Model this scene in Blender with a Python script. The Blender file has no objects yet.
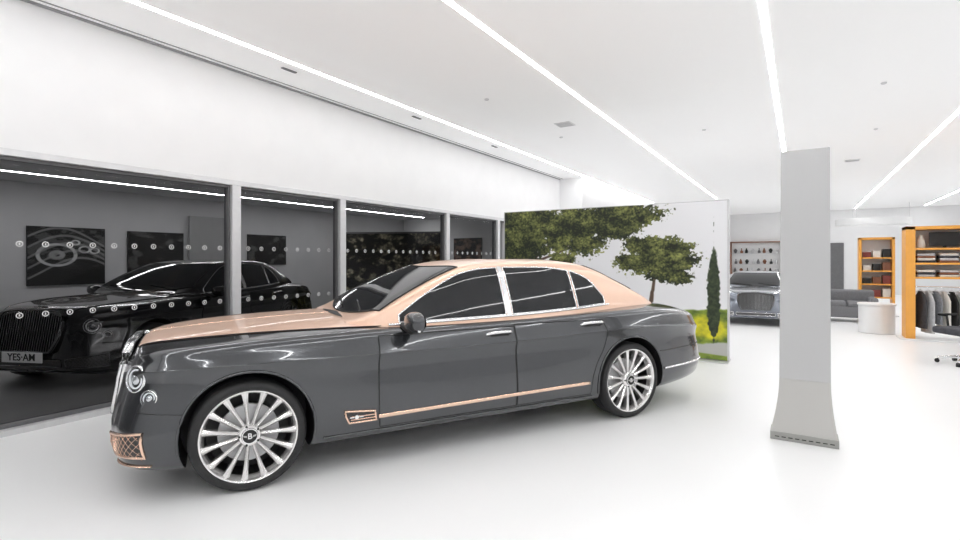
import bpy, bmesh, math, random
import numpy as np
from mathutils import Vector, Matrix
from mathutils.bvhtree import BVHTree
random.seed(4); np.random.seed(4)
COL = bpy.context.scene.collection
sc = bpy.context.scene
try:
    sc.view_settings.view_transform = 'Standard'
    sc.view_settings.exposure = 0.10
except Exception as e:
    print(e)

# ------------------------------------------------------------------ materials
def mat(name, col, metal=0.0, rough=0.5, coat=0.0, emit=None, estr=0.0, noise=0.0, nscale=8.0, bump=0.0, spec=0.5, col2=None, stretch=(1,1,1)):
    m = bpy.data.materials.new(name); m.use_nodes = True
    nt = m.node_tree; b = nt.nodes['Principled BSDF']
    b.inputs['Base Color'].default_value = (*col, 1)
    b.inputs['Metallic'].default_value = metal
    b.inputs['Roughness'].default_value = rough
    b.inputs['Coat Weight'].default_value = coat
    b.inputs['Coat Roughness'].default_value = 0.03
    b.inputs['Specular IOR Level'].default_value = spec
    if emit:
        b.inputs['Emission Color'].default_value = (*emit, 1)
        b.inputs['Emission Strength'].default_value = estr
    if noise > 0 or col2 or bump > 0:
        tc = nt.nodes.new('ShaderNodeTexCoord'); mp = nt.nodes.new('ShaderNodeMapping')
        mp.inputs['Scale'].default_value = stretch
        n = nt.nodes.new('ShaderNodeTexNoise'); n.inputs['Scale'].default_value = nscale; n.inputs['Detail'].default_value = 4
        nt.links.new(tc.outputs['Object'], mp.inputs['Vector']); nt.links.new(mp.outputs['Vector'], n.inputs['Vector'])
        if noise > 0 or col2:
            r = nt.nodes.new('ShaderNodeValToRGB')
            c2 = col2 if col2 else tuple(max(0, c*(1-noise)) for c in col)
            r.color_ramp.elements[0].position = 0.35; r.color_ramp.elements[1].position = 0.65
            r.color_ramp.elements[0].color = (*c2, 1); r.color_ramp.elements[1].color = (*col, 1)
            nt.links.new(n.outputs['Fac'], r.inputs['Fac']); nt.links.new(r.outputs['Color'], b.inputs['Base Color'])
        if bump > 0:
            bp = nt.nodes.new('ShaderNodeBump'); bp.inputs['Strength'].default_value = bump; bp.inputs['Distance'].default_value = 0.01
            nt.links.new(n.outputs['Fac'], bp.inputs['Height']); nt.links.new(bp.outputs['Normal'], b.inputs['Normal'])
    return m

M = {}
M['wall'] = mat('white_plaster', (.86,.86,.865), rough=.8, noise=.02, nscale=3)
M['ceil'] = mat('white_ceiling_added_glow', (.84,.84,.845), rough=.85, noise=.015, nscale=2, emit=(1,1,1), estr=.20)  # emission added to brighten a plain ceiling, there is no backlight
M['floor'] = mat('polished_white_resin', (.91,.91,.91), rough=.30, noise=.015, nscale=.6, spec=.3)
M['floor2'] = mat('grey_stone_floor', (.36,.36,.36), rough=.35, noise=.15, nscale=2)
M['wall2'] = mat('grey_annex_wall', (.58,.58,.59), rough=.8, noise=.05, nscale=2)
M['alu'] = mat('satin_aluminium', (.70,.70,.71), metal=.35, rough=.35, noise=.04, nscale=20)
M['dframe'] = mat('dark_grey_frame', (.16,.16,.165), metal=.3, rough=.4, noise=.1, nscale=10)
M['mframe'] = mat('mid_grey_groove', (.32,.32,.325), rough=.5, noise=.05, nscale=10)
M['black'] = mat('matte_black', (.012,.012,.012), rough=.55, noise=.1)
M['strip'] = mat('led_diffuser', (1,1,1), emit=(1,1,1), estr=24)
M['strip2'] = mat('reflected_strip_glow', (1,1,1), emit=(1,1,1), estr=24)  # glow of the added annex strip, stands for a reflected light
M['paint'] = mat('gunmetal_paint', (.070,.073,.079), metal=.75, rough=.17, coat=1.0, noise=.05, nscale=60)
M['copper'] = mat('copper_rose_paint', (.86,.585,.44), metal=.3, rough=.36, coat=.55, noise=.03, nscale=60)
M['blackpaint'] = mat('gloss_black_paint', (.006,.006,.007), metal=0, rough=.2, coat=1.0, noise=.05)
M['bluepaint'] = mat('silver_blue_paint', (.20,.22,.26), metal=.6, rough=.25, coat=1.0, noise=.05)
M['chrome'] = mat('polished_chrome', (.88,.88,.89), metal=.9, rough=.22, noise=.02)
M['slat'] = mat('chrome_slats', (.80,.80,.81), metal=1, rough=.14, noise=.02)
M['dchrome'] = mat('smoked_chrome', (.16,.16,.165), metal=1, rough=.15, noise=.02)
M['roseg'] = mat('rose_chrome', (.90,.64,.50), metal=.9, rough=.22, noise=.02)
M['cglass'] = mat('tinted_car_glass', (.018,.019,.021), metal=0, rough=.04, coat=0, spec=.45, noise=.1)
M['rubber'] = mat('tyre_rubber', (.018,.018,.019), rough=.6, noise=.15, nscale=40)
M['rim'] = mat('polished_silver_alloy', (.84,.83,.82), metal=.8, rough=.22, noise=.03)
M['rimdark'] = mat('dark_barrel_metal', (.05,.05,.05), metal=.6, rough=.45, noise=.1)  # one even dark metal for wheel barrel and bolts
M['mesh'] = mat('dark_grille_mesh', (.03,.03,.03), metal=.5, rough=.4, col2=(.10,.10,.10), nscale=120)
M['lampglass'] = mat('lamp_reflector', (.75,.77,.8), metal=.9, rough=.12, noise=.05)
M['lampled'] = mat('lamp_led', (.7,.72,.75), emit=(.95,.97,1), estr=.15)
M['red'] = mat('red_lens', (.45,.01,.01), rough=.1, coat=1, noise=.1)
M['white'] = mat('white_lacquer', (.82,.82,.82), rough=.3, noise=.02)
M['decal'] = mat('frosted_decal', (.5,.5,.5), rough=.6, noise=.02)
M['dot'] = mat('white_vinyl_decal', (.8,.8,.8), rough=.6, noise=.02)
M['orange'] = mat('orange_shelf_lacquer', (.86,.40,.07), rough=.4, noise=.06)
M['greyfab'] = mat('grey_fabric', (.22,.22,.23), rough=.9, noise=.2, nscale=60, bump=.2)
M['totem'] = mat('satin_grey_metal_panel', (.54,.54,.54), metal=.3, rough=.45, noise=.01, nscale=2)
M['totemw'] = mat('satin_warm_metal_panel', (.55,.542,.52), metal=.3, rough=.44, noise=.01, nscale=2)
M['totemf'] = mat('grey_metal_foot', (.38,.38,.36), metal=.5, rough=.4, noise=.05)
M['leather'] = mat('brown_leather', (.25,.10,.05), rough=.5, noise=.2)
M['redbag'] = mat('oxblood_leather', (.25,.05,.04), rough=.5, noise=.2)
M['cream'] = mat('cream_paper', (.75,.72,.66), rough=.7, noise=.05)
M['denim'] = mat('charcoal_cloth', (.07,.07,.08), rough=.9, noise=.3, nscale=30)
M['shirt'] = mat('pale_grey_cloth', (.62,.62,.63), rough=.9, noise=.15, nscale=30)
M['midcloth'] = mat('mid_grey_cloth', (.25,.26,.28), rough=.9, noise=.3, nscale=30)

def glass_wall(name, tint, fac):
    m = bpy.data.materials.new(name); m.use_nodes = True; nt = m.node_tree
    nt.nodes.clear(); o = nt.nodes.new('ShaderNodeOutputMaterial'); mx = nt.nodes.new('ShaderNodeMixShader')
    t = nt.nodes.new('ShaderNodeBsdfTransparent'); t.inputs['Color'].default_value = (tint,tint,tint*1.01,1)
    g = nt.nodes.new('ShaderNodeBsdfGlossy'); g.inputs['Roughness'].default_value = 0.01
    fr = nt.nodes.new('ShaderNodeFresnel'); fr.inputs['IOR'].default_value = fac
    nt.links.new(fr.outputs[0], mx.inputs[0]); nt.links.new(t.outputs[0], mx.inputs[1]); nt.links.new(g.outputs[0], mx.inputs[2])
    nt.links.new(mx.outputs[0], o.inputs[0]); return m
M['winglass'] = glass_wall('smoked_partition_glass', .74, 1.20)

# ------------------------------------------------------------------ mesh helpers
class MB:
    def __init__(s): s.v=[]; s.f=[]; s.m=[]
    def add(s, vs, fs, mi=0, T=None):
        o=len(s.v)
        for p in vs:
            p=Vector(p)
            if T is not None: p=T@p
            s.v.append(tuple(p))
        for f in fs: s.f.append(tuple(i+o for i in f)); s.m.append(mi)
    def box(s, c, d, mi=0, T=None):
        x,y,z=c; a,b,h=d[0]/2,d[1]/2,d[2]/2
        vs=[(x+i*a,y+j*b,z+k*h) for k in(-1,1) for j in(-1,1) for i in(-1,1)]
        s.add(vs,[(0,2,3,1),(4,5,7,6),(0,1,5,4),(2,6,7,3),(0,4,6,2),(1,3,7,5)],mi,T)
    def grid(s, P, mi=0, cu=False, cv=False, T=None):
        n=len(P); m=len(P[0]); vs=[P[i][j] for i in range(n) for j in range(m)]; fs=[]
        for i in range(n if cu else n-1):
            for j in range(m if cv else m-1):
                i2=(i+1)%n; j2=(j+1)%m
                fs.append((i*m+j,i2*m+j,i2*m+j2,i*m+j2))
        s.add(vs,fs,mi,T)
    def lathe(s, prof, mi=0, T=None, seg=40, cap=False):
        P=[[(r*math.cos(2*math.pi*k/seg), r*math.sin(2*math.pi*k/seg), h) for k in range(seg)] for r,h in prof]
        s.grid(P,mi,False,True,T)
        if cap:
            for row,rev in ((P[0],1),(P[-1],0)):
                idx=list(range(seg)); s.add(row,[tuple(idx[::-1]) if rev else tuple(idx)],mi,T)
    def tube(s, pts, r, mi=0, closed=False, seg=8, T=None, flat=1.0):
        pts=[Vector(p) for p in pts]; n=len(pts); P=[]
        for i in range(n):
            a=pts[(i-1)%n] if closed or i>0 else pts[i]; b=pts[(i+1)%n] if closed or i<n-1 else pts[i]
            t=(b-a).normalized() if (b-a).length>1e-9 else Vector((1,0,0))
            up=Vector((0,0,1)) if abs(t.z)<.95 else Vector((0,1,0))
            x=t.cross(up).normalized(); y=x.cross(t).normalized()
            P.append([tuple(pts[i]+x*r*flat*math.cos(2*math.pi*k/seg)+y*r*math.sin(2*math.pi*k/seg)) for k in range(seg)])
        s.grid(P,mi,closed,True,T)
        if not closed:
            s.add(P[0],[tuple(range(seg))],mi,T); s.add(P[-1],[tuple(range(seg))],mi,T)
    def sphere(s, c, rad, mi=0, T=None, seg=20, rings=12):
        P=[]
        for i in range(rings+1):
            th=math.pi*i/rings
            P.append([(c[0]+rad[0]*max(math.sin(th),1e-4)*math.cos(2*math.pi*k/seg), c[1]+rad[1]*max(math.sin(th),1e-4)*math.sin(2*math.pi*k/seg), c[2]+rad[2]*math.cos(th)) for k in range(seg)])
        s.grid(P,mi,False,True,T)
    def obj(s, name, mats, parent=None, smooth=None, bevel=0, loc=None, label=None, recalc=True):
        me=bpy.data.meshes.new(name); me.from_pydata(s.v,[],s.f)
        if not isinstance(mats,(list,tuple)): mats=[mats]
        for m in mats: me.materials.append(m)
        me.polygons.foreach_set('material_index', s.m)
        if recalc:
            bm=bmesh.new(); bm.from_mesh(me); bmesh.ops.recalc_face_normals(bm,faces=bm.faces[:]); bm.to_mesh(me); bm.free()
        if smooth is not None:
            me.polygons.foreach_set('use_smooth',[True]*len(me.polygons)); me.set_sharp_from_angle(angle=math.radians(smooth))
        ob=bpy.data.objects.new(name,me); COL.objects.link(ob)
        if parent: ob.parent=parent
        if loc: ob.location=loc
        if bevel>0:
            b=ob.modifiers.new('b','BEVEL'); b.width=bevel; b.segments=3; b.limit_method='ANGLE'
        if label: ob['label']=label
        return ob

def empty(name, loc=(0,0,0), rz=0, label=None, cat=None, group=None):
    e=bpy.data.objects.new(name,None); COL.objects.link(e); e.location=loc; e.rotation_euler=(0,0,rz); e.empty_display_size=.2
    tag(e,label,cat,group); return e
def tag(o,label=None,cat=None,group=None,kind=None):
    if label:o['label']=label
    if cat:o['category']=cat
    if group:o['group']=group
    if kind:o['kind']=kind
    return o
def box(name,lo,hi,m,parent=None,bevel=0,kind=None,label=None):
    b=MB(); b.box([(a+c)/2 for a,c in zip(lo,hi)],[c-a for a,c in zip(lo,hi)]); o=b.obj(name,m,parent,bevel=bevel,label=label)
    if kind:o['kind']=kind
    return o
def text_mesh(name, body, size, m, parent, mtx, extrude=.001, bold=0.0):
    c=bpy.data.curves.new(name,'FONT'); c.body=body; c.size=size; c.extrude=extrude; c.align_x='CENTER'; c.align_y='CENTER'; c.offset=bold
    t=bpy.data.objects.new(name,c); COL.objects.link(t)
    dg=bpy.context.evaluated_depsgraph_get(); me=bpy.data.meshes.new_from_object(t.evaluated_get(dg)); bpy.data.objects.remove(t)
    me.materials.clear(); me.materials.append(m); me.transform(mtx)
    o=bpy.data.objects.new(name,me); COL.objects.link(o); o.parent=parent; return o

def pchip(x,y,xi):
    x=np.array(x,float); y=np.array(y,float); xi=np.atleast_1d(np.array(xi,float))
    h=np.diff(x); d=np.diff(y)/h; n=len(x); m=np.zeros(n)
    for i in range(1,n-1):
        if d[i-1]*d[i]>0:
            w1=2*h[i]+h[i-1]; w2=h[i]+2*h[i-1]; m[i]=(w1+w2)/(w1/d[i-1]+w2/d[i])
    m[0]=d[0]; m[-1]=d[-1]
    k=np.clip(np.searchsorted(x,xi)-1,0,n-2); t=(np.clip(xi,x[0],x[-1])-x[k])/h[k]
    return (2*t**3-3*t**2+1)*y[k]+(t**3-2*t**2+t)*h[k]*m[k]+(-2*t**3+3*t**2)*y[k+1]+(t**3-t**2)*h[k]*m[k+1]
def crom(P,sub):
    P=np.array(P,float); n=len(P); out=[]
    for i in range(n-1):
        p0=P[i-1] if i>0 else 2*P[0]-P[1]; p1=P[i]; p2=P[i+1]; p3=P[i+2] if i+2<n else 2*P[-1]-P[-2]
        for k in range(sub):
            t=k/sub
            out.append(.5*((2*p1)+(-p0+p2)*t+(2*p0-5*p1+4*p2-p3)*t*t+(-p0+3*p1-3*p2+p3)*t**3))
    out.append(P[-1]); return np.array(out)

# ------------------------------------------------------------------ CAR
CX=2.7875; AF=.88; AR=4.146; WR=.352
S0=.12; S1=5.36
def lean(s,z):   # nose leans back above the bumper
    f=max(0.0,min(1.0,(.75-s)/(.75-S0)))
    return .19*max(0.0,z-.46)*f*f
def build_car():
    root=empty('car')
    X=lambda s:s-CX
    # --- lower body
    st=np.array([
     # s    wu    wl    zb   zs    zt    zc(crease)
     [0.00,.53,.62,.27,.820,.900,.755],
     [0.04,.625,.72,.225,.850,.928,.770],
     [0.10,.705,.80,.20,.868,.943,.780],
     [0.20,.785,.868,.19,.882,.955,.790],
     [0.35,.860,.918,.185,.898,.966,.800],
     [0.50,.908,.940,.185,.910,.976,.808],
     [0.70,.942,.952,.20,.922,.988,.813],
     [0.88,.962,.960,.21,.931,.999,.815],
     [1.30,.964,.960,.21,.942,1.02,.815],
     [1.75,.950,.960,.21,.950,1.030,.812],
     [2.30,.943,.958,.21,.955,1.025,.810],
     [2.87,.943,.958,.21,.960,1.025,.815],
     [3.45,.953,.960,.21,.970,1.035,.83],
     [3.80,.970,.966,.21,.980,1.045,.845],
     [4.15,.982,.972,.22,.988,1.058,.85],
     [4.60,.960,.960,.23,.985,1.065,.845],
     [5.00,.905,.925,.25,.960,1.04,.825],
     [5.28,.84,.87,.27,.925,1.005,.80],
     [5.44,.775,.81,.29,.895,.97,.785],
     [5.53,.70,.74,.32,.865,.93,.77],
     [5.575,.62,.67,.36,.83,.89,.75]])
    for r in st:
        if r[0]<.88: r[0]=.88-(.88-r[0])*(.88-S0)/.88
        elif r[0]>4.15: r[0]=4.15+(r[0]-4.15)*(S1-4.15)/(5.575-4.15)
    S=np.concatenate([np.linspace(S0,.55,26),np.linspace(.58,4.85,86),np.linspace(4.88,S1,24)])
    cols=[pchip(st[:,0],st[:,i],S) for i in range(1,7)]
    rings=[]
    for i,s in enumerate(S):
        wu,wl,zb,zs,zt,zc=[c[i] for c in cols]; dz=zt-zs
        w5=wl*.5+wu*.5
        half=[(0,zb),(wl-.30,zb),(wl-.10,zb+.003),(wl-.045,zb+.025),(wl-.018,zb+.09),(wl-.006,.42),(w5-.008,.57),(wu-.016,zc-.09),(wu,zc-.010),
              (wu-.004,zc+.004),(wu-.038,zs-.055),(wu-.060,zs-.012),(wu-.086,zs+.010),(wu-.135,zs+.34*dz),(wu*.68,zs+.66*dz),(wu*.4,zs+.88*dz),(0,zt)]
        h=crom(half,4)
        h[0]=[0,zb]; h[-1]=[0,zt]
        ring=[(X(s)+lean(s,z),-y,z) for y,z in h]+[(X(s)+lean(s,z),y,z) for y,z in h[-2:0:-1]]
        rings.append(ring)
    def shrink(ring,f,ds):
        c=np.mean(np.array(ring),axis=0); return [(p[0]+ds,p[1]*f,c[2]+(p[2]-c[2])*f) for p in ring]
    rings=[shrink(rings[0],.9,-.022),shrink(rings[0],.96,-.014)]+rings+[shrink(rings[-1],.96,.010),shrink(rings[-1],.88,.016)]
    b=MB(); b.grid(rings,0,False,True); n=len(rings[0])
    b.add(rings[0],[tuple(range(n))]); b.add(rings[-1],[tuple(range(n))])
    body=b.obj('body',[M['paint'],M['black']],root)
    bm=bmesh.new(); bm.from_mesh(body.data); bmesh.ops.remove_doubles(bm,verts=bm.verts[:],dist=1e-5); bmesh.ops.recalc_face_normals(bm,faces=bm.faces[:]); bm.to_mesh(body.data)
    bvh=BVHTree.FromBMesh(bm); bm.free()
    # wheel arches
    cut=MB()
    for a in (AF,AR):
        for sg in (-1,1):
            T=Matrix.Translation((X(a),sg*.90,WR+.01))@Matrix.Rotation(math.pi/2,4,'X')
            cut.lathe([(.400,-.30),(.400,.30)],0,T,64,cap=True)
    cutter=cut.obj('cutter',[M['black']])
    bo=body.modifiers.new('bool','BOOLEAN'); bo.object=cutter; bo.operation='DIFFERENCE'; bo.solver='EXACT'
    try: bo.material_mode='TRANSFER'
    except Exception: pass
    dg=bpy.context.evaluated_depsgraph_get(); dg.update()
    me=bpy.data.meshes.new_from_object(body.evaluated_get(dg)); body.modifiers.clear(); body.data=me
    me.polygons.foreach_set('use_smooth',[True]*len(me.polygons)); me.set_sharp_from_angle(angle=math.radians(32))
    bpy.data.objects.remove(cutter)
    # --- greenhouse
    gs=[1.56,1.64,1.74,1.90,2.12,2.34,2.52,2.70,3.00,3.50,3.80,4.02,4.24,4.44,4.60,4.72]
    gz=[1.020,1.040,1.085,1.175,1.288,1.385,1.445,1.474,1.490,1.490,1.464,1.402,1.302,1.205,1.125,1.06]
    gy=[.66,.74,.79,.825,.838,.842,.845,.845,.845,.842,.832,.815,.785,.755,.72,.67]
    GS=np.linspace(1.56,4.72,90); ZR=pchip(gs,gz,GS); YB=pchip(gs,gy,GS)
    gr=[]; z0=.965
    for s,zr,yb in zip(GS,ZR,YB):
        H=zr-z0; t=.35*H
        half=[(yb+.005,z0-.03),(yb,z0),(yb-.25*t,z0+.25*H),(yb-.55*t,z0+.5*H),(yb-.9*t,z0+.75*H),(yb-1.08*t-.012,z0+.86*H),(yb-1.2*t-.06,z0+.945*H),((yb-1.2*t)*.68,z0+.98*H),((yb-1.2*t)*.35,z0+.997*H),(0,zr)]
        h=crom(half,4); gr.append([(X(s),-y,z) for y,z in h]+[(X(s),y,z) for y,z in h[-2::-1]])
    b=MB(); b.grid(gr,0); roof=b.obj('roof_shell',[M['copper']],root,smooth=60)
    bm=bmesh.new(); bm.from_mesh(roof.data); gbvh=BVHTree.FromBMesh(bm); bm.free()
    def side(bv,s,z,sg,off):
        h=bv.ray_cast(Vector((X(s),sg*2,z)),Vector((0,-sg,0)))
        if h[0] is None: return (X(s),sg*.5,z)
        nrm=h[1]; nrm=nrm if nrm.y*sg>0 else -nrm
        return tuple(h[0]+nrm*off)
    def top(bv,s,y,off):
        h=bv.ray_cast(Vector((X(s),y,3)),Vector((0,0,-1)))
        if h[0] is None: return (X(s),y,1.0)
        nrm=h[1]; nrm=nrm if nrm.z>0 else -nrm
        return tuple(h[0]+nrm*off)
    def front(bv,y,z,off):
        h=bv.ray_cast(Vector((-5,y,z)),Vector((1,0,0)))
        nrm=h[1]; nrm=nrm if nrm.x<0 else -nrm
        return h[0]+nrm*off
    # --- hood
    HB=1.70
    hs=np.linspace(S0+.115,HB,50); hw=pchip([.22,.4,.8,1.3,1.75],[.45,.55,.66,.74,.80],hs)
    P=[[top(bvh,s+.10*(k/14)**2*max(0,(s-1.2)/.5),w*k/14,.005) for k in range(-14,15)] for s,w in zip(hs,hw)]
    b=MB(); b.grid(P,0); b.obj('hood',M['copper'],root,smooth=60)
    b=MB(); b.tube([r[0] for r in P],.0035,0); b.tube([r[-1] for r in P],.0035,0); b.tube(P[0],.0035,0); b.obj('hood_seam',M['black'],root,smooth=60)
    b=MB(); b.tube([top(bvh,s,0,.004) for s in np.linspace(S0+.12,HB-.05,30)],.004,0); b.obj('hood_ridge_strip',M['roseg'],root,smooth=60)
    # cowl
    P=[[top(bvh,s+.12*(k/10)**2,k*.074,.008) for k in range(-10,11)] for s in np.linspace(1.55,1.63,5)]
    b=MB(); b.grid(P,0); b.obj('cowl',M['black'],root,smooth=60)
    # --- windshield and rear window
    def topglass(sa,sb,ya,yb_,n=24,name='windshield',bow0=.14,bow1=.09):
        P=[]
        for i in range(n+1):
            f=i/n; row=[]
            for k in range(-12,13):
                q=k/12; y=q*(ya+(yb_-ya)*f); s=(sa+bow0*q*q)*(1-f)+(sb+bow1*q*q)*f
                row.append(top(gbvh,s,y,.005))
            P.append(row)
        b=MB(); b.grid(P,0); g=b.obj(name,M['cglass'],root,smooth=60)
        bd=P[0]+[r[-1] for r in P[1:]]+P[-1][-2::-1]+[r[0] for r in P[-2:0:-1]]
        b=MB(); b.tube(bd,.006,0,closed=True); o=b.obj('glass_seal',M['black'],g,smooth=60)
    topglass(1.64,2.42,.735,.585,bow0=.15)
    topglass(4.60,4.02,.60,.51,name='rear_window',bow0=-.14,bow1=-.10)
    b=MB()
    for sg in(-1,.2):
        b.tube([top(gbvh,1.70+.02*abs(k-0),sg*.55+k*.10,.016) for k in range(0,6)],.006,0)
    b.obj('wiper',M['black'],root,smooth=60)
    # --- side windows
    bot=lambda s: float(pchip([1.9,2.9,3.6,4.0],[1.005,1.022,1.048,1.072],s)[0])
    tp=lambda s: float(pchip([1.88,2.10,2.32,2.52,2.72,3.0,3.3,3.6,3.80,3.98],[1.035,1.175,1.292,1.370,1.402,1.412,1.410,1.380,1.31,1.11],s)[0])
    for sg in(-1,1):
        for (s0,s1,nm) in((1.92,2.852,'side_window'),(2.918,3.605,'side_window'),(3.628,3.96,'quarter_window')):
            ss=np.linspace(s0,s1,24)
            P=[[side(gbvh,s,bot(s)+(tp(s)-bot(s))*k/10,sg,.005) for k in range(11)] for s in ss]
            b=MB(); b.grid(P,0); g=b.obj(nm,M['cglass'],root,smooth=60)
            bd=[r[0] for r in P]+P[-1][1:]+[r[-1] for r in P[-2::-1]]+P[0][-2:0:-1]
            b=MB(); b.tube(bd,.0055,0,closed=True); b.obj('window_frame',M['chrome'],g,smooth=60)
        P=[[side(gbvh,s,1.01+(1.42-1.01)*k/10,sg,.006) for k in range(11)] for s in np.linspace(2.862,2.908,4)]
        b=MB(); b.grid(P,0); b.obj('door_pillar',M['chrome'],root,smooth=60)
        # doors
        def door(left,right,z0,z1,nm='door'):
            zz=np.concatenate([np.linspace(z0,.78,18),np.linspace(.79,.85,9),np.linspace(.86,z1,6)]); P=[]
            for z in zz:
                l=float(left(z)); r=float(right(z)); P.append([side(bvh,l+(r-l)*k/20,z,sg,.0035) for k in range(21)])
            b=MB(); b.grid(P,0); d=b.obj(nm,M['paint'],root,smooth=60)
            bd=P[0]+[r[-1] for r in P[1:]]+P[-1][-2::-1]+[r[0] for r in P[-2:0:-1]]
            b=MB(); b.tube(bd,.0038,0,closed=True); b.obj('door_seam',M['black'],d,smooth=60)
            return d
        fl=lambda z: pchip([.2,.5,.97],[1.735,1.725,1.735],z)[0]; fr=lambda z:2.882
        dF=door(fl,fr,.285,.928)
        rl=lambda z:2.890; rr=lambda z: pchip([.25,.40,.55,.68,.80,.97],[3.66,3.67,3.72,3.80,3.835,3.80],z)[0]
        dR=door(rl,rr,.285,.940)
        for d,s0,z in((dF,2.63,.880),(dR,3.58,.905)):
            b=MB(); pts=[side(bvh,s,z+.002*math.sin((s-s0)*9),sg,o) for s,o in((s0-.01,.0),(s0+.005,.03),(s0+.05,.042),(s0+.11,.044),(s0+.17,.042),(s0+.205,.03),(s0+.22,0))]
            b.tube(pts,.012,0,seg=10,flat=.8); b.obj('door_handle',M['chrome'],d,smooth=60)
            P=[[side(bvh,s0+.02+.17*i/6,z-.02+.04*k/4,sg,.0045) for k in range(5)] for i in range(7)]
            b=MB(); b.grid(P,0); b.obj('handle_recess',M['black'],d,smooth=60)
        # belt chrome
        b=MB(); b.tube([side(gbvh,s,bot(s)-.012,sg,.006) for s in np.linspace(1.84,4.00,50)],.009,0); b.obj('belt_trim',M['chrome'],root,smooth=60)
        # sill chrome strip
        P=[[side(bvh,s,.352+.012*(s-1.72)+.026*k/3,sg,.010) for k in range(4)] for s in np.linspace(1.72,3.64,50)]
        b=MB(); b.grid(P,0); o=b.obj('sill_trim',M['roseg'],root,smooth=60); so=o.modifiers.new('s','SOLIDIFY'); so.thickness=.008
        # fender vent
        P=[[side(bvh,1.48+.03*(1-k/5)**1.5+(.215-.02*(1-k/5))*i/8,.345+(.085-.02*i/8)*k/5,sg,.006) for k in range(6)] for i in range(9)]
        b=MB(); b.grid(P,0); v=b.obj('fender_vent',M['mesh'],root,smooth=60)
        bd=[r[0] for r in P]+P[-1][1:]+[r[-1] for r in P[-2::-1]]+P[0][-2:0:-1]
        b=MB(); b.tube(bd,.008,0,closed=True)
        for zz in(.367,.387): b.tube([side(bvh,s,zz,sg,.010) for s in np.linspace(1.52,1.69,6)],.004,0)
        b.obj('vent_frame',M['roseg'],v,smooth=60)
        c=side(bvh,1.56,.385,sg,.014)
        T=Matrix.Translation(c)@Matrix.Rotation(math.pi/2,4,'X')
        b=MB(); b.lathe([(.0,.004),(.014,.004),(.016,-.004)],0,T,20)
        b.box((-.033,0,0),(.03,.008,.004),0,T); b.box((.033,0,0),(.03,.008,.004),0,T)
        b.obj('wing_badge',M['chrome'],v,smooth=60)
        # wheel arch lips
        for a in(AF,AR):
            pts=[]
            for k in range(41):
                an=math.radians(-12+204*k/40); s=a+.404*math.cos(an); z=WR+.01+.404*math.sin(an)
                if z<.25: continue
                pts.append(side(bvh,s,z,sg,.002))
            b=MB(); b.tube(pts,.009,0); b.obj('arch_lip',M['paint'],root,smooth=60)
        # sill ledge
        b=MB(); b.tube([side(bvh,s,.262,sg,.002) for s in np.linspace(1.34,3.68,40)],.009,0); b.obj('sill_ledge',M['paint'],root,smooth=60)
        # rear lower chrome strip
        b=MB(); b.tube([side(bvh,s,.43+.02*(s-4.6),sg,.006) for s in np.linspace(4.57,S1-.02,30)],.010,0); b.obj('bumper_trim',M['chrome'],root,smooth=60)
        b=MB(); b.tube([side(bvh,s,.60+.01*(s-4.6),sg,.002) for s in np.linspace(4.52,S1-.02,30)],.004,0); b.obj('bumper_seam',M['black'],root,smooth=60)
        # bumper seam in front of the wheel
        b=MB(); b.tube([side(bvh,s,.535+.06*(.48-s),sg,.001) for s in np.linspace(.26,.51,12)],.003,0); b.obj('bumper_seam',M['black'],root,smooth=60)
        # front bumper lower lip
        b=MB(); b.tube([tuple(front(bvh,sg*y,.232,.004)) for y in np.linspace(.05,.86,30)],.006,0,flat=1.6); b.obj('bumper_lip',M['roseg'],root,smooth=60)
        # tail lamp
        b=MB(); T=Matrix.Translation((X(S1-.06),sg*.56,.72))@Matrix.Rotation(math.pi/2,4,'Y')
        b.sphere((0,0,0),(.10,.13,.06),0,T); b.obj('tail_lamp',M['red'],root,smooth=60)
        # headlamps, set flush to the curved corner
        for (y,z,r,nm) in((.690,.735,.080,'headlamp'),(.805,.628,.050,'headlamp')):
            p=front(bvh,sg*y,z,0)
            e1=front(bvh,sg*(y+.05),z,0)-front(bvh,sg*(y-.05),z,0)
            ax=Vector((-abs(e1.y),sg*abs(e1.x)*1.15,.16*abs(e1.y))).normalized()
            T=Matrix.Translation(p-ax*.004)@ax.to_track_quat('Z','Y').to_matrix().to_4x4()
            b=MB(); b.lathe([(r*1.08,-.05),(r*1.08,.000),(r*1.05,.010),(r*.99,.012),(r*.95,.002)],0,T,40)
            h=b.obj(nm,M['chrome'],root,smooth=60)
            b=MB(); b.lathe([(r*.95,.003),(r*.88,-.006),(r*.6,-.010),(.001,-.012)],0,T,36)
            b.obj('reflector',M['dchrome'],h,smooth=60)
            b=MB(); b.lathe([(r*.76,-.008),(r*.77,.006),(r*.66,.008),(r*.64,-.008)],0,T,36); b.obj('led_ring',M['lampled'],h,smooth=60)
            b=MB(); b.lathe([(r*.46,-.010),(r*.42,.004),(r*.25,.010),(.001,.012)],0,T,30); b.obj('lens',M['lampglass'],h,smooth=60)
        # bumper side intake
        def ip(q,k):
            return front(bvh,sg*(.50+.36*q),.278+.010*q+(.100+.045*q)*k,.004)
        P=[[tuple(ip(i/10,k/6)) for k in range(7)] for i in range(11)]
        b=MB(); b.grid(P,0); v=b.obj('bumper_intake',M['mesh'],root,smooth=60)
        bd=[r[0] for r in P]+P[-1][1:]+[r[-1] for r in P[-2::-1]]+P[0][-2:0:-1]
        b=MB(); b.tube(bd,.009,0,closed=True); b.obj('intake_frame',M['roseg'],v,smooth=60)
        b=MB()
        for i0 in range(-3,12):
            for dd in(1,-1):
                pts=[]
                for k in range(9):
                    q=(i0/11)+dd*(k/8)*.28+(0 if dd>0 else .28)
                    if 0<=q<=1: pts.append(tuple(ip(q,k/8)+Vector((-.002,0,0))))
                if len(pts)>1: b.tube(pts,.0016,0,seg=5)
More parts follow.
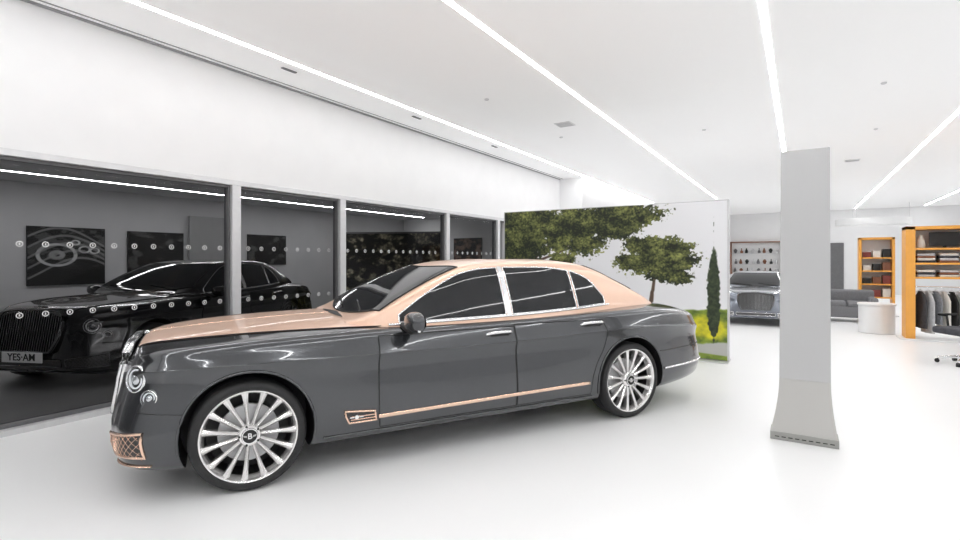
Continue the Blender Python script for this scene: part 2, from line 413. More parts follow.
        b.obj('intake_lattice',M['roseg'],v,smooth=60)
        # mirrors
        c=Vector((X(1.98),sg*1.035,1.030))
        b=MB(); P=[]
        for i in range(15):
            th=math.pi*i/14; row=[]
            for k in range(24):
                ph=2*math.pi*k/24; x=.065*math.cos(th)*(1.25 if math.cos(th)<0 else .5); rr_=max(math.sin(th),1e-3)**.6
                yy=.125*rr_*math.copysign(abs(math.cos(ph))**.8,math.cos(ph)); zz=.075*rr_*math.copysign(abs(math.sin(ph))**.8,math.sin(ph))
                row.append((c.x+x,c.y+yy,c.z+zz))
            P.append(row)
        b.grid(P,0,False,True)
        mir=b.obj('side_mirror',M['paint'],root,smooth=60)
        b=MB(); b.tube([(c.x,c.y-sg*.02,c.z-.06),(c.x-.01,c.y-sg*.08,c.z-.085),(c.x-.03,c.y-sg*.17,c.z-.055),(c.x-.04,c.y-sg*.24,c.z-.03)],.02,0,flat=1.3); b.obj('mirror_arm',M['black'],mir,smooth=60)
        b=MB(); b.tube([(c.x-.02,c.y+sg*y,c.z-.052) for y in(-.10,-.05,0,.05,.10)],.012,0); b.obj('mirror_trim',M['chrome'],mir,smooth=60)
        b=MB(); T=Matrix.Translation((c.x+.031,c.y,c.z))@Matrix.Rotation(math.pi/2,4,'Y'); b.sphere((0,0,0),(.058,.105,.004),0,T); b.obj('mirror_glass',M['cglass'],mir,smooth=60)
    # --- grille
    def gh(z): return .31+.10*math.sin(min(1,max(0,(z-.44)/.30))*math.pi/2)-(.06 if z>.88 else 0)
    out=[]
    for z in(.455,.50,.60,.70,.79,.86): out.append((gh(z),z))
    out+= [(.37,.895),(.30,.912),(.15,.920),(0,.923)]
    loop=[(y,z) for y,z in out]+[(-y,z) for y,z in out[-2::-1]]
    loop=[(X(S0)-.045+lean(S0,z),y,z) for y,z in loop]
    b=MB(); b.add([(p[0]+.01,p[1],p[2]) for p in loop],[tuple(range(len(loop)))]); 
    gl=b.obj('grille',M['mesh'],root)
    b=MB(); b.tube(loop,.016,0,closed=True,flat=1.0); L2=[(p[0]+.022,p[1],p[2]) for p in loop]; b.tube(L2,.019,0,closed=True); b.obj('grille_frame',M['slat'],gl,smooth=60)
    b=MB()
    for k in range(-12,13):
        y=k*.031; zt_=.908-.9*y*y*.5; zb_=.455
        if abs(y)>.31: zb_=.455+ (abs(y)-.31)*2.2
        xa=X(S0)-.045+lean(S0,zb_); xb=X(S0)-.045+lean(S0,zt_)
        b.add([(xa-.010,y-.004,zb_),(xa-.010,y+.004,zb_),(xa+.008,y+.004,zb_),(xa+.008,y-.004,zb_),(xb-.010,y-.004,zt_),(xb-.010,y+.004,zt_),(xb+.008,y+.004,zt_),(xb+.008,y-.004,zt_)],[(0,3,2,1),(4,5,6,7),(0,1,5,4),(1,2,6,5),(2,3,7,6),(3,0,4,7)])
    b.obj('grille_slats',M['slat'],gl)
    P=[[tuple(front(bvh,-.44+.88*i/14,.295+.075*k/4,.004)) for k in range(5)] for i in range(15)]
    b=MB(); b.grid(P,0); v=b.obj('lower_intake',M['mesh'],root,smooth=60)
    bd=[r[0] for r in P]+P[-1][1:]+[r[-1] for r in P[-2::-1]]+P[0][-2:0:-1]
    b=MB(); b.tube(bd,.007,0,closed=True); b.obj('intake_frame',M['roseg'],v,smooth=60)
    b=MB(); xe=X(S0+.12)
    b.sphere((xe,0,.940),(.02,.022,.02),0)
    for sg in(-1,1): b.tube([(xe,0,.940),(xe+.005,sg*.05,.945),(xe+.02,sg*.09,.941)],.007,0)
    b.obj('winged_emblem',M['slat'],root,smooth=60)
    # --- underbody filler
    b=MB(); b.box((0,0,.235),(4.4,1.1,.03)); b.obj('underbody',M['black'],root)
    # --- wheels
    def wheel(x,sg):
        w=MB(); out=.945*sg
        T=Matrix.Rotation(-sg*math.pi/2,4,'X')   # local z -> outward y*sg
        w.lathe([(.292,-.20),(.292,-.02),(.297,-.004),(.292,.004),(.283,.000),(.276,-.012),(.270,-.03),(.262,-.06)],0,T,64)
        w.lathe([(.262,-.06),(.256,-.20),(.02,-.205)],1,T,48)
        ns=15
        for k in range(ns):
            an=2*math.pi*k/ns; R=T@Matrix.Rotation(an,4,'Z')
            rows=[]
            for r,hw_,top_ in((.050,.0115,-.038),(.10,.0115,-.028),(.16,.0125,-.019),(.22,.0150,-.013),(.262,.0195,-.009),(.280,.024,-.009)):
                rows.append([(r,-hw_,top_-.050),(r,-hw_*.94,top_-.008),(r,-hw_*.18,top_+.003),(r,hw_*.18,top_+.003),(r,hw_*.94,top_-.008),(r,hw_,top_-.050)])
            w.grid(rows,0,False,True,R)
        w.lathe([(.072,-.07),(.072,-.028),(.062,-.014),(.050,-.012),(.047,-.018)],0,T,36)
        wo=w.obj('wheel',[M['rim'],M['rimdark']],root,smooth=28,loc=(x,out,WR))
        t=MB(); t.lathe([(.285,-.235),(.300,-.245),(.325,-.245),(.343,-.232),(.3515,-.21),(.352,-.16),(.347,-.158),(.347,-.15),(.352,-.148),(.352,-.125),(.347,-.123),(.347,-.115),(.352,-.113),(.352,-.09),(.347,-.088),(.347,-.08),(.352,-.078),(.3515,-.03),(.345,-.010),(.333,.004),(.318,.009),(.306,.008),(.298,.002),(.292,-.008)],0,T,72)
        t.obj('tyre',M['rubber'],wo,smooth=40)
        c=MB(); c.lathe([(.049,-.02),(.048,-.006),(.042,-.002),(.001,.001)],0,T,30); c.obj('hub_cap',M['black'],wo,smooth=50)
        c=MB()
        c.lathe([(.048,-.006),(.0475,-.001),(.043,-.001)],0,T,30)
        hb=c.obj('hub_badge_ring',M['chrome'],wo,smooth=50)
        for k in range(5):
            an=2*math.pi*(k+.5)/5; c=MB(); c.lathe([(.007,-.03),(.007,-.011),(.001,-.010)],0,T@Matrix.Translation((.061*math.cos(an),.061*math.sin(an),0)),8)
            c.obj('wheel_bolt',M['rimdark'],wo,smooth=50)
        d=MB(); d.lathe([(.06,-.10),(.185,-.10),(.185,-.125),(.06,-.125)],0,T,48); d.obj('brake_disc',M['alu'],wo,smooth=40)
        TT=T@Matrix.Translation((0,0,.002)) @Matrix.Rotation(0 if sg<0 else math.pi,4,'Z')
        text_mesh('hub_letter','B',.050,M['dot'],wo,TT,.001,.001)
        for q in(-1,1):
            c=MB(); c.add([(q*.018,.006,0),(q*.040,.010,0),(q*.036,-.001,0),(q*.018,-.006,0)],[(0,1,2,3)],0,TT)
            c.obj('hub_wing',M['decal'],wo)
    for a in(AF,AR):
        for sg in(-1,1): wheel(X(a),sg)
    return root

def clone(root, mm, name='car'):
    new=root.copy(); COL.objects.link(new); cache={}
    def rec(o,p):
        for c in list(o.children):
            d=c.copy(); key=c.data.name
            if c.data and any(m in mm for m in c.data.materials):
                if key not in cache:
                    me=c.data.copy()
                    for i,m in enumerate(me.materials):
                        if m in mm: me.materials[i]=mm[m]
                    cache[key]=me
                d.data=cache[key]
            d.parent=p; COL.objects.link(d); rec(c,d)
    rec(root,new); return new

car=build_car(); car.location=(-2.839,4.104,0); car.rotation_euler=(0,0,math.radians(59.9))
tag(car,'gunmetal grey luxury saloon with copper hood and roof on white floor','car')
bcar=clone(car,{M['paint']:M['blackpaint'],M['copper']:M['blackpaint'],M['roseg']:M['dchrome'],M['slat']:M['dchrome'],M['rim']:M['dchrome'],M['lampglass']:M['dchrome'],M['lampled']:M['decal']})
bcar.location=(-8.40,4.60,0); bcar.rotation_euler=(0,0,math.radians(113.6))
tag(bcar,'gloss black luxury saloon parked behind the glass partition','car')
gcar=clone(car,{M['paint']:M['bluepaint'],M['copper']:M['bluepaint'],M['roseg']:M['chrome'],M['slat']:M['dchrome']})
gcar.location=(-.98,15.50,0); gcar.rotation_euler=(0,0,math.radians(93)); gcar.scale=(.95,.88,.80)
tag(gcar,'silver blue luxury car parked beyond the printed backdrop','car')
# number plate on black car
px=S0-CX-.072
pl=MB(); pl.box((px,0,.40),(.012,.52,.115)); p=pl.obj('number_plate',M['white'],bcar,bevel=.004)
text_mesh('plate_text','YES·AM',.11,M['black'],p,Matrix.Translation((px-.008,0,.40))@Matrix(((0,0,-1,0),(-1,0,0,0),(0,1,0,0),(0,0,0,1))),.001,.002)

# ------------------------------------------------------------------ ROOM
XL=-5.67; XR=6.5; YB=-4.5; YF=28.0; H=3.73; WT=2.42
S='structure'
box('floor',(XL-.2,YB,-.1),(XR,YF,0),M['floor'],kind=S)
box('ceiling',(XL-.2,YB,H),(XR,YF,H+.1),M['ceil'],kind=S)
box('wall_left',(XL-.2,YB,WT),(XL,13.2,H),M['wall'],kind=S)
box('wall_left.001',(XL-.2,10.15,0),(XL,13.2,WT),M['wall'],kind=S)
box('wall_left.002',(XL-.2,13.2,0),(-5.0,YF,H),M['wall'],kind=S)
box('wall_right',(XR,YB,0),(XR+.2,YF,H),M['wall'],kind=S)
box('wall_front',(XL-.2,YF,0),(XR+.2,YF+.2,H),M['wall'],kind=S)
box('wall_back',(XL-.2,YB-.2,0),(XR+.2,YB,H),M['wall'],kind=S)
# annex beyond the glass
box('floor.001',(-12.2,YB,-.1),(XL-.2,14,0),M['floor2'],kind=S)
box('ceiling.001',(-12.2,YB,2.9),(XL-.2,14,3.0),M['wall2'],kind=S)
box('wall_left.003',(-12.2,YB,0),(-12.0,14,2.9),M['wall2'],kind=S)
box('wall_front.001',(-12.2,14,0),(XL-.2,14.2,2.9),M['wall'],kind=S)
box('wall_back.001',(-12.2,YB-.2,0),(XL-.2,YB,2.9),M['wall2'],kind=S)
# frames
n=0
def trim(lo,hi,m,bev=.004):
    global n; n+=1; return box('trim_%d'%n,lo,hi,m,kind=S,bevel=bev)
trim((XL-.10,YB,2.36),(XL+.03,10.15,2.42),M['alu'])
trim((XL-.08,YB,2.33),(XL-.02,10.15,2.36),M['dframe'])
trim((XL-.12,YB,0),(XL+.04,10.15,.05),M['alu'])
trim((XL-.09,YB,.05),(XL-.03,10.15,.09),M['dframe'])
posts=[-2.2,.9,3.58,5.24,7.86,9.78]
for y in posts:
    trim((XL-.12,y-.055,.05),(XL+.03,y+.055,2.36),M['alu'])
    trim((XL-.10,y-.080,.05),(XL-.01,y-.055,2.36),M['dframe'])
    trim((XL-.10,y+.055,.05),(XL-.01,y+.070,2.36),M['dframe'])
trim((XL+.0,YB,H-.022),(XL+.025,13.2,H),M['mframe'])
trim((XL+.09,YB,H-.008),(XL+.105,13.2,H),M['mframe'],.001)
# glass
edges=[YB]+posts+[10.15]
for i in range(len(edges)-1):
    a,c=edges[i]+.08,edges[i+1]-.08
    if i==0: a=YB
    if c-a<.1: continue
    b=MB(); b.add([(XL-.055,a,.08),(XL-.055,c,.08),(XL-.055,c,2.35),(XL-.055,a,2.35)],[(0,1,2,3)])
    g=b.obj('window_%d'%(i+1),M['winglass'],recalc=False); g['kind']=S
    d=MB(); k=math.ceil((a+.05)/.18)
    if a<-1: continue
    while k*.18<c-.05:
        y=k*.18
        for z in(1.0,1.62):
            T=Matrix.Translation((XL-.05,y,z))@Matrix.Rotation(math.pi/2,4,'Y')
            d.lathe([(.026,0),(.018,.001)],0,T,20)
            d.box((0,0,0),(.020,.010,.001),0,T)
        k+=1
    dd=d.obj('logo_decal',M['dot'],g); dd['kind']='stuff'
# ceiling light strips
def strip(x,y0,y1,z,m,w=.065,lab='long recessed white LED strip in the ceiling'):
    o=box('ceiling_light_strip',(x-w/2,y0,z-.003),(x+w/2,y1,z-.001),m); tag(o,lab,'ceiling light','ceiling light strips'); return o
for x,y1 in((-4.91,20.6),(-2.59,20.3),(-.28,27),(2.03,27.5),(4.36,27.5)): strip(x,YB+.1,y1,H,M['strip'],.055)
strip(-10.7,YB+.1,13.5,2.9,M['strip2'],.07,'white LED strip added in the annex ceiling as a reflected light line')  # added strip in place of the showroom light reflected in the glass
# ceiling fittings
for y in(3.91,6.28,8.70):
    b=MB(); b.box((0,0,-.006),(.04,.20,.012)); b.box((0,0,-.014),(.025,.15,.006))
    tag(b.obj('recessed_spotlight',M['dframe'],bevel=.002,loc=(-5.12,y,H)),'small black slot spotlight beside the ceiling strip','ceiling light','slot spotlights')
for x,y in((-3.71,6.09),(-3.70,8.69),(-1.4,9.5),(.9,8.2),(1.1,11.0)):
    b=MB(); b.lathe([(.001,-.025),(.02,-.023),(.032,-.014),(.036,0)],0,None,20)
    tag(b.obj('smoke_detector',M['alu'],smooth=40,loc=(x,y,H)),'small round detector on the white ceiling','detector','ceiling detectors')
for x,y in((1.0,14.2),(-3.3,7.9)):
    b=MB(); b.box((0,0,-.006),(.28,.28,.012)); 
    for k in range(6): b.box((0,-.10+.04*k,-.014),(.24,.018,.006),1)
    tag(b.obj('air_vent',[M['white'],M['alu']],loc=(x,y,H)),'square slatted air vent in the ceiling','vent')

# ------------------------------------------------------------------ TREE BACKDROP
def vn(x,y,seed):
    rs=np.random.RandomState(seed); T=rs.rand(128,128); xi=np.floor(x).astype(int); yi=np.floor(y).astype(int); fx=x-xi; fy=y-yi
    fx=fx*fx*(3-2*fx); fy=fy*fy*(3-2*fy); g=lambda a,b:T[a%128,b%128]
    return (g(xi,yi)*(1-fx)+g(xi+1,yi)*fx)*(1-fy)+(g(xi,yi+1)*(1-fx)+g(xi+1,yi+1)*fx)*fy
def fbm(x,y,seed,o=5):
    r=0;a=.5
    for i in range(o):
        cs,sn=math.cos(i*.7+.4),math.sin(i*.7+.4)
        r=r+a*vn((x*cs-y*sn)*2**i+7*i,(x*sn+y*cs)*2**i,seed+i); a*=.5
    return r
def sm(a,b,x): t=np.clip((x-a)/(b-a),0,1); return t*t*(3-2*t)
def print_mesh(name, W, Hh, nx, nz, fn, parent, m):
    xs,zs=np.meshgrid(np.linspace(0,W,nx),np.linspace(0,Hh,nz)); C=fn(xs,zs)
    me=bpy.data.meshes.new(name)
    vs=np.stack([xs.ravel(),np.zeros(xs.size),zs.ravel()],1)
    idx=np.arange(nx*nz).reshape(nz,nx); F=np.stack([idx[:-1,:-1],idx[:-1,1:],idx[1:,1:],idx[1:,:-1]],-1).reshape(-1,4)
    me.from_pydata(vs.tolist(),[],F.tolist()); me.materials.append(m)
    ca=me.color_attributes.new('print','FLOAT_COLOR','POINT'); buf=np.ones((nx*nz,4)); buf[:,:3]=np.clip(C.reshape(-1,3),0,1)**2.2
    ca.data.foreach_set('color',buf.ravel()); o=bpy.data.objects.new(name,me); COL.objects.link(o); o.parent=parent; return o
mp=bpy.data.materials.new('printed_fabric'); mp.use_nodes=True; nt=mp.node_tree; vc=nt.nodes.new('ShaderNodeVertexColor'); vc.layer_name='print'
nt.links.new(vc.outputs[0],nt.nodes['Principled BSDF'].inputs['Base Color']); nt.nodes['Principled BSDF'].inputs['Roughness'].default_value=.6
def paint(x,z):
    C=np.zeros(x.shape+(3,)); base=.92+.05*fbm(x*.7,z*.9,3); C[...]=base[...,None]*np.array([1,1,1.01])
    def mix(mask,col):
        nonlocal C; C=C*(1-mask[...,None])+np.array(col)*mask[...,None] if np.ndim(col)==1 else C*(1-mask[...,None])+col*mask[...,None]
    def seg(x0,z0,x1,z1,w0,w1,col):
        dx,dz=x1-x0,z1-z0; t=np.clip(((x-x0)*dx+(z-z0)*dz)/(dx*dx+dz*dz),0,1); d=np.hypot(x-x0-t*dx,z-z0-t*dz); w=w0+(w1-w0)*t
        mix(1-sm(w*.7,w*1.2,d+.01*vn(x*20,z*20,5)),col)
    tr=(.36,.29,.24)
    hill=.56+.10*sm(2.2,3.6,x)+.07*vn(x*4,x*0,9)+.03*vn(x*14,x*0,19)
    g=fbm(x*14,z*18,21); mix(1-sm(hill,hill+.03,z), np.stack([.26+.38*g,.34+.38*g,.16+.1*g],-1))
    yb=(1-sm(.10,.22,np.hypot((x-3.42)/1.8,(z-.46))+.12*(fbm(x*8,z*10,33)-.5))) ; mix(yb,np.stack([.62+.38*g,.62+.33*g,.20+0*g],-1))
    mix(1-sm(.20,.23,z-.10*(x-3.2)+.05*(fbm(x*6,z*6,77)-.5)), (.74,.74,.72)); mix(1-sm(.08,.10,z+.06*(x-3.2)), np.stack([.36+.3*g,.44+.3*g,.2+.1*g],-1))
    seg(.45,.2,.6,1.5,.08,.05,tr); seg(.6,1.5,1.3,2.0,.04,.02,tr); seg(.6,1.5,.3,2.0,.04,.02,tr); seg(.7,1.45,1.9,1.9,.03,.012,tr); seg(.9,1.3,1.5,1.75,.02,.01,tr)
    seg(1.2,1.68,1.75,1.98,.018,.008,tr); seg(2.55,.4,2.66,1.2,.045,.028,tr); seg(2.66,1.15,2.40,1.5,.022,.010,tr); seg(2.66,1.15,2.95,1.5,.022,.010,tr)
    def blob(cx,cz,rx,rz): return 1-np.sqrt(((x-cx)/rx)**2+((z-cz)/rz)**2)
    def foliage(blobs,seed,dens):
        f=-2*np.ones(x.shape)
        for bb in blobs: f=np.maximum(f,blob(*bb))
        nb=fbm(x*3.2+9,z*5.5,seed,4); nf=fbm(x*18,z*22,seed+20,4); hf=fbm(x*40,z*44,seed+40,3)
        mask=sm(.0,.16,f*1.2+1.0*(nb-.47)+.9*(nf-.47)+.8*(hf-.44)+dens)
        shade=fbm(x*5.2,z*9.5-.4,seed+60,4); L=np.clip(.14+(hf-.36)*1.2+1.3*(shade-.45)+.5*(nf-.47),0,1)
        mix(mask,np.stack([.12+.50*L,.145+.49*L,.09+.26*L],-1))
    foliage(((.25,2.00,.65,.45),(.8,2.02,.65,.40),(1.35,2.02,.6,.38),(1.85,2.10,.6,.26),(2.35,2.18,.5,.17),(1.5,1.75,.4,.22),(.45,1.70,.5,.26),(1.05,1.80,.45,.2),(.1,1.5,.35,.35),(2.1,1.93,.3,.14),(1.1,1.45,.25,.13)),40,.07)
    foliage(((2.55,1.66,.36,.17),(2.85,1.58,.40,.20),(2.60,1.42,.46,.20),(3.02,1.42,.30,.18),(2.85,1.25,.38,.15),(2.30,1.45,.26,.12),(3.05,1.20,.2,.12)),140,.06)
    cw=.095*np.clip((1.66-z)/.5,0,1)**.6*sm(.25,.60,z+.05); lg=fbm(x*30,z*30,80,3)
    mix(sm(0,.02,cw-np.abs(x-3.50)+.03*(vn(x*40,z*25,7)-.5)),np.stack([.11+.22*lg,.14+.24*lg,.11+.14*lg],-1))
    return C
bd=empty('printed_backdrop_panel',(-2.73,8.14,0),0,'freestanding lightbox panel printed with pine trees and pale sky','display panel')
PW=3.73; PH=2.357
b=MB(); b.box((0,.05,PH/2+.01),(PW,.09,PH-.02)); b.obj('frame',M['alu'],bd,bevel=.004)
pr=print_mesh('printed_scene',PW-.05,PH-.04,640,400,paint,bd,mp); pr.location=(-PW/2+.025,-.002,.025)
for sx in(-1,1):
    b=MB(); b.box((sx*(PW/2-.25),.05,.0075),(.5,.4,.015)); b.obj('foot',M['alu'],bd,bevel=.004)

# posters in annex
def poster(x,y,w,z0,z1,fn,lab,rz):
    e=empty('wall_poster',(x,y,(z0+z1)/2),math.radians(rz),lab,'poster'); h=z1-z0
    b=MB(); b.box((0,.0,0),(w,.03,h)); b.obj('board',M['black'],e)
    o=print_mesh('print',w-.02,h-.02,180,150,fn,e,mp); o.location=(-w/2+.01,-.018,-h/2+.01)
def dash(x,z):
    C=np.full(x.shape+(3,),.07); W,Hh=x.max(),z.max(); u=x/W; v=z/Hh
    def add(m,c):
        nonlocal C; C=C*(1-m[...,None])+c*m[...,None]
    n=fbm(x*9,z*14,11)
    for k in range(5):
        d=np.abs(v-(.25+.13*k+.22*np.sin((u-.2+.07*k)*3.3))); add((1-sm(.012,.03,d))*.8,.55)
    def ring(cx,cz,r,w,c,e=.7):
        d=np.abs(np.hypot(u-cx,(v-cz)/e/1.1)-r); add(1-sm(w*.5,w,d),c)
    ring(.36,.52,.24,.035,.75); ring(.36,.52,.07,.05,.6); ring(.72,.62,.07,.02,.8); ring(.86,.60,.06,.02,.8); ring(.60,.74,.05,.02,.8)
    add(sm(.5,.6,n)*sm(.2,.5,v)*.5,.5); return C
def darkp(x,z):
    n=fbm(x*5,z*7,31); return np.repeat((.05+.25*sm(.5,.7,n))[...,None],3,-1)
def brownp(x,z):
    n=fbm(x*5,z*7,71); L=.14+.25*sm(.4,.7,n); return np.stack([L*1.2,L*.95,L*.8],-1)
def treerefl(x,z):  # mottled colour painted as the tree backdrop's reflection
    n=fbm(x*6,z*8,51); L=.10+.4*sm(.4,.7,n)*fbm(x*20,z*20,61)*2; return np.stack([L*1.05,L,L*.85],-1)
poster(-11.98,4.11,1.24,1.0,2.11,dash,'black and white printed poster of a car dashboard',90)
poster(-11.98,5.715,1.15,1.2,2.09,darkp,'dark printed poster on the grey annex wall',90)
poster(-11.98,8.465,1.15,1.35,2.14,darkp,'dark printed poster on the grey annex wall',90)
poster(-9.25,13.98,1.1,1.3,2.2,brownp,'dark brown printed poster on the white annex end wall',0)
b=MB(); b.box((0,0,1.25),(.06,.95,2.5)); tag(b.obj('partition_panel',M['mframe'],loc=(-11.9,6.85,0),bevel=.005),'plain mid grey standing partition panel in the annex','partition')
e=empty('backdrop_reflection',(-9.5,10.5,0),math.radians(25),'added dark panel painted with the backdrop reflected in the glass','reflection panel')  # added panel, carries the backdrop's reflection in the window as colour
b=MB(); b.box((0,0,1.15),(3.2,.05,2.2)); b.obj('frame',M['dframe'],e,bevel=.004)
o=print_mesh('print',3.1,2.1,240,160,treerefl,e,mp); o.location=(-1.55,-.028,.1)

# ------------------------------------------------------------------ TOTEM COLUMN
t=empty('display_totem',(.03,4.96,0),0,'freestanding brushed metal totem slab with flared base','column')
def frust(b,x0,x1,y0,y1,z0,X0,X1,Y0,Y1,z1,mi=0):
    b.add([(x0,y0,z0),(x1,y0,z0),(x1,y1,z0),(x0,y1,z0),(X0,Y0,z1),(X1,Y0,z1),(X1,Y1,z1),(X0,Y1,z1)],[(0,3,2,1),(4,5,6,7),(0,1,5,4),(1,2,6,5),(2,3,7,6),(3,0,4,7)],mi)
b=MB(); frust(b,-.176,.178,-.05,.05,.50,-.165,.172,-.04,.04,2.38); b.obj('slab',M['totem'],t,bevel=.003)
b=MB(); P=[]
for f in np.linspace(0,1,9):
    z=.50-(.50-.065)*f; q=f**1.7; x0=-.176-.059*q; x1=.178+.047*q; yy=.05+.04*q
    P.append([(x0,-yy,z),(x1,-yy,z),(x1,yy,z),(x0,yy,z)])
b.grid(P,0,False,True); b.obj('flared_base',M['totemw'],t,smooth=30)
b=MB(); b.box((-.005,0,.0325),(.47,.20,.065)); b.obj('foot',M['totemf'],t,bevel=.004)
for k in range(9):
    b=MB(); b.box((-.19+.047*k,-.101,.03),(.030,.004,.007)); b.obj('foot_slot',M['black'],t)

# ------------------------------------------------------------------ FAR AREA
e=empty('wall_display',(-1.8,YF-.02,0),0,'white wall display with slim shelves and brown frame','display shelf')
b=MB(); b.box((0,-.02,1.58),(2.1,.04,1.46)); b.obj('back_panel',M['white'],e)
b=MB(); b.box((-1.08,-.12,1.58),(.05,.24,1.56)); b.box((1.08,-.12,1.58),(.05,.24,1.56)); b.box((0,-.12,.83),(2.2,.26,.06)); b.box((0,-.12,2.34),(2.2,.24,.05)); b.obj('frame',M['leather'],e)
for z in(1.28,1.80):
    b=MB(); b.box((0,-.12,z),(2.1,.2,.02)); b.obj('shelf',M['alu'],e)
kinds=[[(.05,0),(.07,.05),(.05,.16),(.025,.2),(.03,.24)],[(.04,0),(.08,.12),(.09,.14),(.04,.2),(.045,.22)],[(.06,0),(.065,.1),(.02,.14),(.02,.24)]]
i=0
for z in(.86,1.290,1.810):
    for k in range(8):
        b=MB(); b.lathe([(r,h) for r,h in [(.001,0)]+kinds[(i)%3]],0,None,14)
        mm=[M['dframe'],M['leather'],M['black'],M['alu']][i%4]
        tag(b.obj('vase',mm,smooth=40,loc=(-1.8-.90+.25*k+.02*((i*7)%3),YF-.15,z)),'small %s vase on the wall display'%['dark grey','brown','black','silver'][i%4],'vase','vases on the wall display'); i+=1
box('door_1',(1.10,YF-.03,0),(1.66,YF,2.25),M['dframe'],kind=S)
# pendant ring: broad band
P=[]
for a in np.linspace(0,2*math.pi,65)[:-1]:
    ca,sa=math.cos(a),math.sin(a); w_=.07
    P.append([((1.15+dx)*ca,(.8+dx)*sa,dz) for dx,dz in((-w_,-.13),(w_,-.13),(w_,.13),(-w_,.13))])
b=MB(); b.grid(P,0,True,True)
pr=empty('pendant_lamp',(2.45,25.6,3.00),0,'large white ring pendant hanging from the ceiling','ceiling light'); b.obj('ring',M['white'],pr,smooth=40)
b=MB()
for a in(0,2.1,4.2): b.tube([(1.15*math.cos(a),.8*math.sin(a),.1),(1.15*math.cos(a),.8*math.sin(a),.73)],.008)
b.obj('suspension_wires',M['alu'],pr)
# sofa
s=empty('sofa',(.95,15.3,0),0,'low grey fabric sofa beside the white counter','sofa')
b=MB(); b.box((0,0,.24),(1.15,.8,.26)); b.obj('base',M['greyfab'],s,bevel=.04)
b=MB(); b.box((0,.31,.52),(1.15,.2,.46)); b.obj('backrest',M['greyfab'],s,bevel=.06)
for q in(-1,1):
    b=MB(); b.box((q*.52,-.03,.42),(.15,.75,.34)); b.obj('armrest',M['greyfab'],s,bevel=.05)
for q in(-1,1):
    b=MB(); b.box((q*.22,-.1,.42),(.43,.55,.14)); b.obj('seat_cushion',M['greyfab'],s,bevel=.05)
    for w in(-1,1):
        b=MB(); b.lathe([(.02,0),(.02,.12)],0,Matrix.Translation((q*.5,w*.32,0)),12,cap=True); b.obj('leg',M['chrome'],s)
# drum counter
c=empty('drum_counter',(1.32,13.1,0),0,'round white lacquered drum counter','counter')
b=MB(); b.lathe([(.001,0),(.29,0),(.30,.01),(.30,.55),(.29,.56)],0,None,48); b.obj('body',M['white'],c,smooth=40)
b=MB(); b.lathe([(.001,.56),(.315,.56),(.32,.57),(.32,.59),(.315,.60),(.001,.60)],0,None,48); b.obj('top',M['white'],c,smooth=40)
# shelving units
def shelf_unit(x,y,w,d,h,shelves,lab,post=.08,postl=None,back=None):
    e=empty('shelving_unit',(x,y,0),0,lab,'shelf'); pl_=postl or post
    b=MB(); b.box((pl_/2,d/2,h/2),(pl_,d,h)); b.obj('side_panel',M['orange'],e,bevel=.004)
    b=MB(); b.box((w-post/2,d/2,h/2),(post,d,h)); b.obj('side_panel',M['orange'],e,bevel=.004)
    b=MB(); b.box((w/2,d/2,h-.03),(w,d,.06)); b.obj('top_panel',M['orange'],e,bevel=.004)
    for z in shelves:
        b=MB(); b.box((w/2,d/2,z-.0175),(w-post,d-.02,.035)); b.obj('shelf',M['orange'],e,bevel=.002)
    if back:
        b=MB(); b.box((w/2,d-.015,(back[0]+back[1])/2),(w-post,.02,back[1]-back[0])); b.obj('back_panel',M['white'],e)
    b=MB(); b.box((w/2,d/2,.015),(w+.16,d+.1,.03)); b.obj('plinth',M['white'],e,bevel=.004)
    return e
u1=shelf_unit(1.66,12.2,2.0,.45,2.10,(1.70,1.43,1.17),'orange framed open shelving unit with folded and hanging clothes',.08,.14,(1.15,2.05))
b=MB(); b.tube([(.14,.22,.98),(1.92,.22,.98)],.012); b.obj('clothes_rail',M['chrome'],u1,smooth=60)
u2=shelf_unit(1.34,17.0,.76,.40,2.08,(.5,.85,1.2,1.55),'tall orange framed open bookcase with brown boxes',.06,None,(.5,2.03))
# garments
cl=[M['denim'],M['shirt'],M['midcloth'],M['cream'],M['black'],M['shirt'],M['midcloth']]
nm=['charcoal','pale grey','mid grey','cream','black','pale grey','mid grey']
for k in range(15):
    x=1.90+.11*k; hh=.68+.10*math.sin(k*2.1)
    g=empty('hanging_garment',(x,12.42,.93),math.radians(18),'%s cloth garment hanging on the shelving rail'%nm[k%7],'clothing','garments on the rail')
    P=[]
    for j in range(9):
        f=j/8; z=-.03-hh*f; wd=.05+.15*min(1,f*5); tk=.026+.016*f
        P.append([(tk*math.cos(a)*(1+.3*math.sin(5*a+k+3*f)),wd*math.sin(a),z) for a in np.linspace(0,2*math.pi,25)[:-1]])
    b=MB(); b.grid(P,0,False,True); b.obj('garment_body',cl[k%7],g,smooth=60)
    b=MB(); b.tube([(0,-.16,-.06),(0,0,0),(0,.16,-.06)],.007); b.tube([(0,0,0),(0,.0,.06)],.004); b.obj('hanger',M['alu'],g)
e=empty('display_screen',(2.24,12.40,1.70),0,'black flat screen standing on the top orange shelf','screen')
b=MB(); b.box((0,0,.165),(.44,.03,.26)); b.obj('panel',M['black'],e,bevel=.006)
b=MB(); b.box((0,.02,.03),(.05,.02,.07)); b.box((0,0,.005),(.2,.14,.01)); b.obj('stand',M['black'],e,bevel=.002)
def folded(x,y,z,w,d,h,m,lab,grp):
    b=MB(); b.box((0,0,h/2),(w,d,h)); tag(b.obj('folded_cloth',m,loc=(x,y,z),bevel=min(.014,h*.4)),lab,'clothing',grp)
k=0
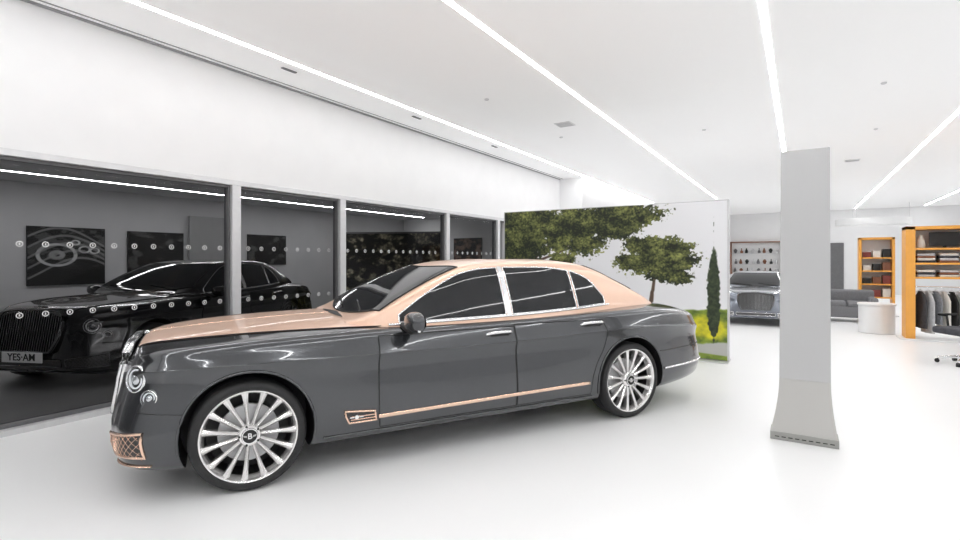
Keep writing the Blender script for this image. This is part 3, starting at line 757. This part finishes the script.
for x in(1.96,2.28,2.62,2.96,3.3):
    for z0 in(1.17,1.43):
        for j in range(3+(k%2)):
            folded(x,12.41,z0+j*.043,.26,.28,.041,[M['shirt'],M['denim'],M['cream'],M['leather']][(k+j)%4],'folded %s garment stacked on the orange shelf'%['pale grey','charcoal','cream','brown'][(k+j)%4],'folded clothes on the shelves')
        k+=1
for k,x in enumerate((1.90,2.60,2.72,2.84)):
    b=MB(); b.lathe([(.001,0)]+kinds[k%3],0,None,16); mm=[M['cream'],M['alu'],M['leather']][k%3]
    tag(b.obj('vase',mm,smooth=40,loc=(x,12.38,1.70)),'small %s vase on the orange shelf'%['cream','silver','brown'][k%3],'vase','vases on the orange shelf')
k=0
for z0 in(.5,.85,1.2,1.55):
    for x in(1.52,1.73,1.94):
        m_=[M['leather'],M['redbag'],M['cream'],M['black']][k%4]; nn=['brown','oxblood','cream','black'][k%4]
        b=MB(); b.box((0,0,.06+.02*(k%3)),(.17,.20,.12+.04*(k%3))); b.box((0,0,.125+.04*(k%3)),(.178,.208,.03))
        tag(b.obj('gift_box',m_,loc=(x,17.2,z0),bevel=.005),'small %s lidded box on the orange bookcase'%nn,'box','boxes on the bookcase'); k+=1
# office chair
c=empty('office_chair',(1.98,9.75,0),math.radians(-60),'charcoal padded swivel office chair with chrome star base','chair')
b=MB(); b.box((0,0,.47),(.54,.50,.10)); b.obj('seat',M['denim'],c,bevel=.035)
P=[]
for j in range(11):
    f=j/10; z=.55+.40*f; y=.22+.10*f*f
    P.append([(.23*(1-.15*f)*q,y-.05*(1-q*q)+.0,z) for q in np.linspace(-1,1,13)])
b=MB(); b.grid(P,0); o=b.obj('backrest',M['denim'],c,smooth=60,recalc=False); so=o.modifiers.new('s','SOLIDIFY'); so.thickness=.035
b=MB(); b.tube([(0,.05,.44),(0,.24,.46),(0,.27,.62)],.02); b.obj('back_support',M['chrome'],c,smooth=60)
b=MB(); b.lathe([(.03,.09),(.03,.28),(.018,.28),(.018,.44)],0,None,20,cap=True); b.obj('gas_column',M['black'],c,smooth=40)
for q in(-1,1):
    b=MB(); b.tube([(q*.24,.02,.46),(q*.30,.02,.50),(q*.30,.0,.66),(q*.30,-.12,.68),(q*.30,.14,.68)],.016); b.obj('armrest',M['black'],c,smooth=60)
for k in range(5):
    a=2*math.pi*k/5+.3; b=MB(); b.tube([(0,0,.10),(.15*math.cos(a),.15*math.sin(a),.095),(.30*math.cos(a),.30*math.sin(a),.07)],.018)
    l=b.obj('leg',M['chrome'],c,smooth=60)
    b=MB(); b.lathe([(.001,-.022),(.028,-.022),(.028,.022),(.001,.022)],0,Matrix.Translation((.30*math.cos(a),.30*math.sin(a),.028))@Matrix.Rotation(a,4,'Z')@Matrix.Rotation(math.pi/2,4,'X'),18); b.obj('caster',M['black'],l,smooth=40)

# ------------------------------------------------------------------ world + camera
w=bpy.data.worlds.new('World'); sc.world=w; w.use_nodes=True; w.node_tree.nodes['Background'].inputs[0].default_value=(.8,.8,.82,1); w.node_tree.nodes['Background'].inputs[1].default_value=.3
cd=bpy.data.cameras.new('camera'); co=bpy.data.objects.new('camera',cd); COL.objects.link(co); sc.camera=co
cd.sensor_width=36; cd.lens=36*510/960; cd.shift_y=-10/960; cd.clip_start=.05; cd.clip_end=200
co.location=(0,0,1.48); co.rotation_euler=(math.pi/2,0,math.atan(320/510))
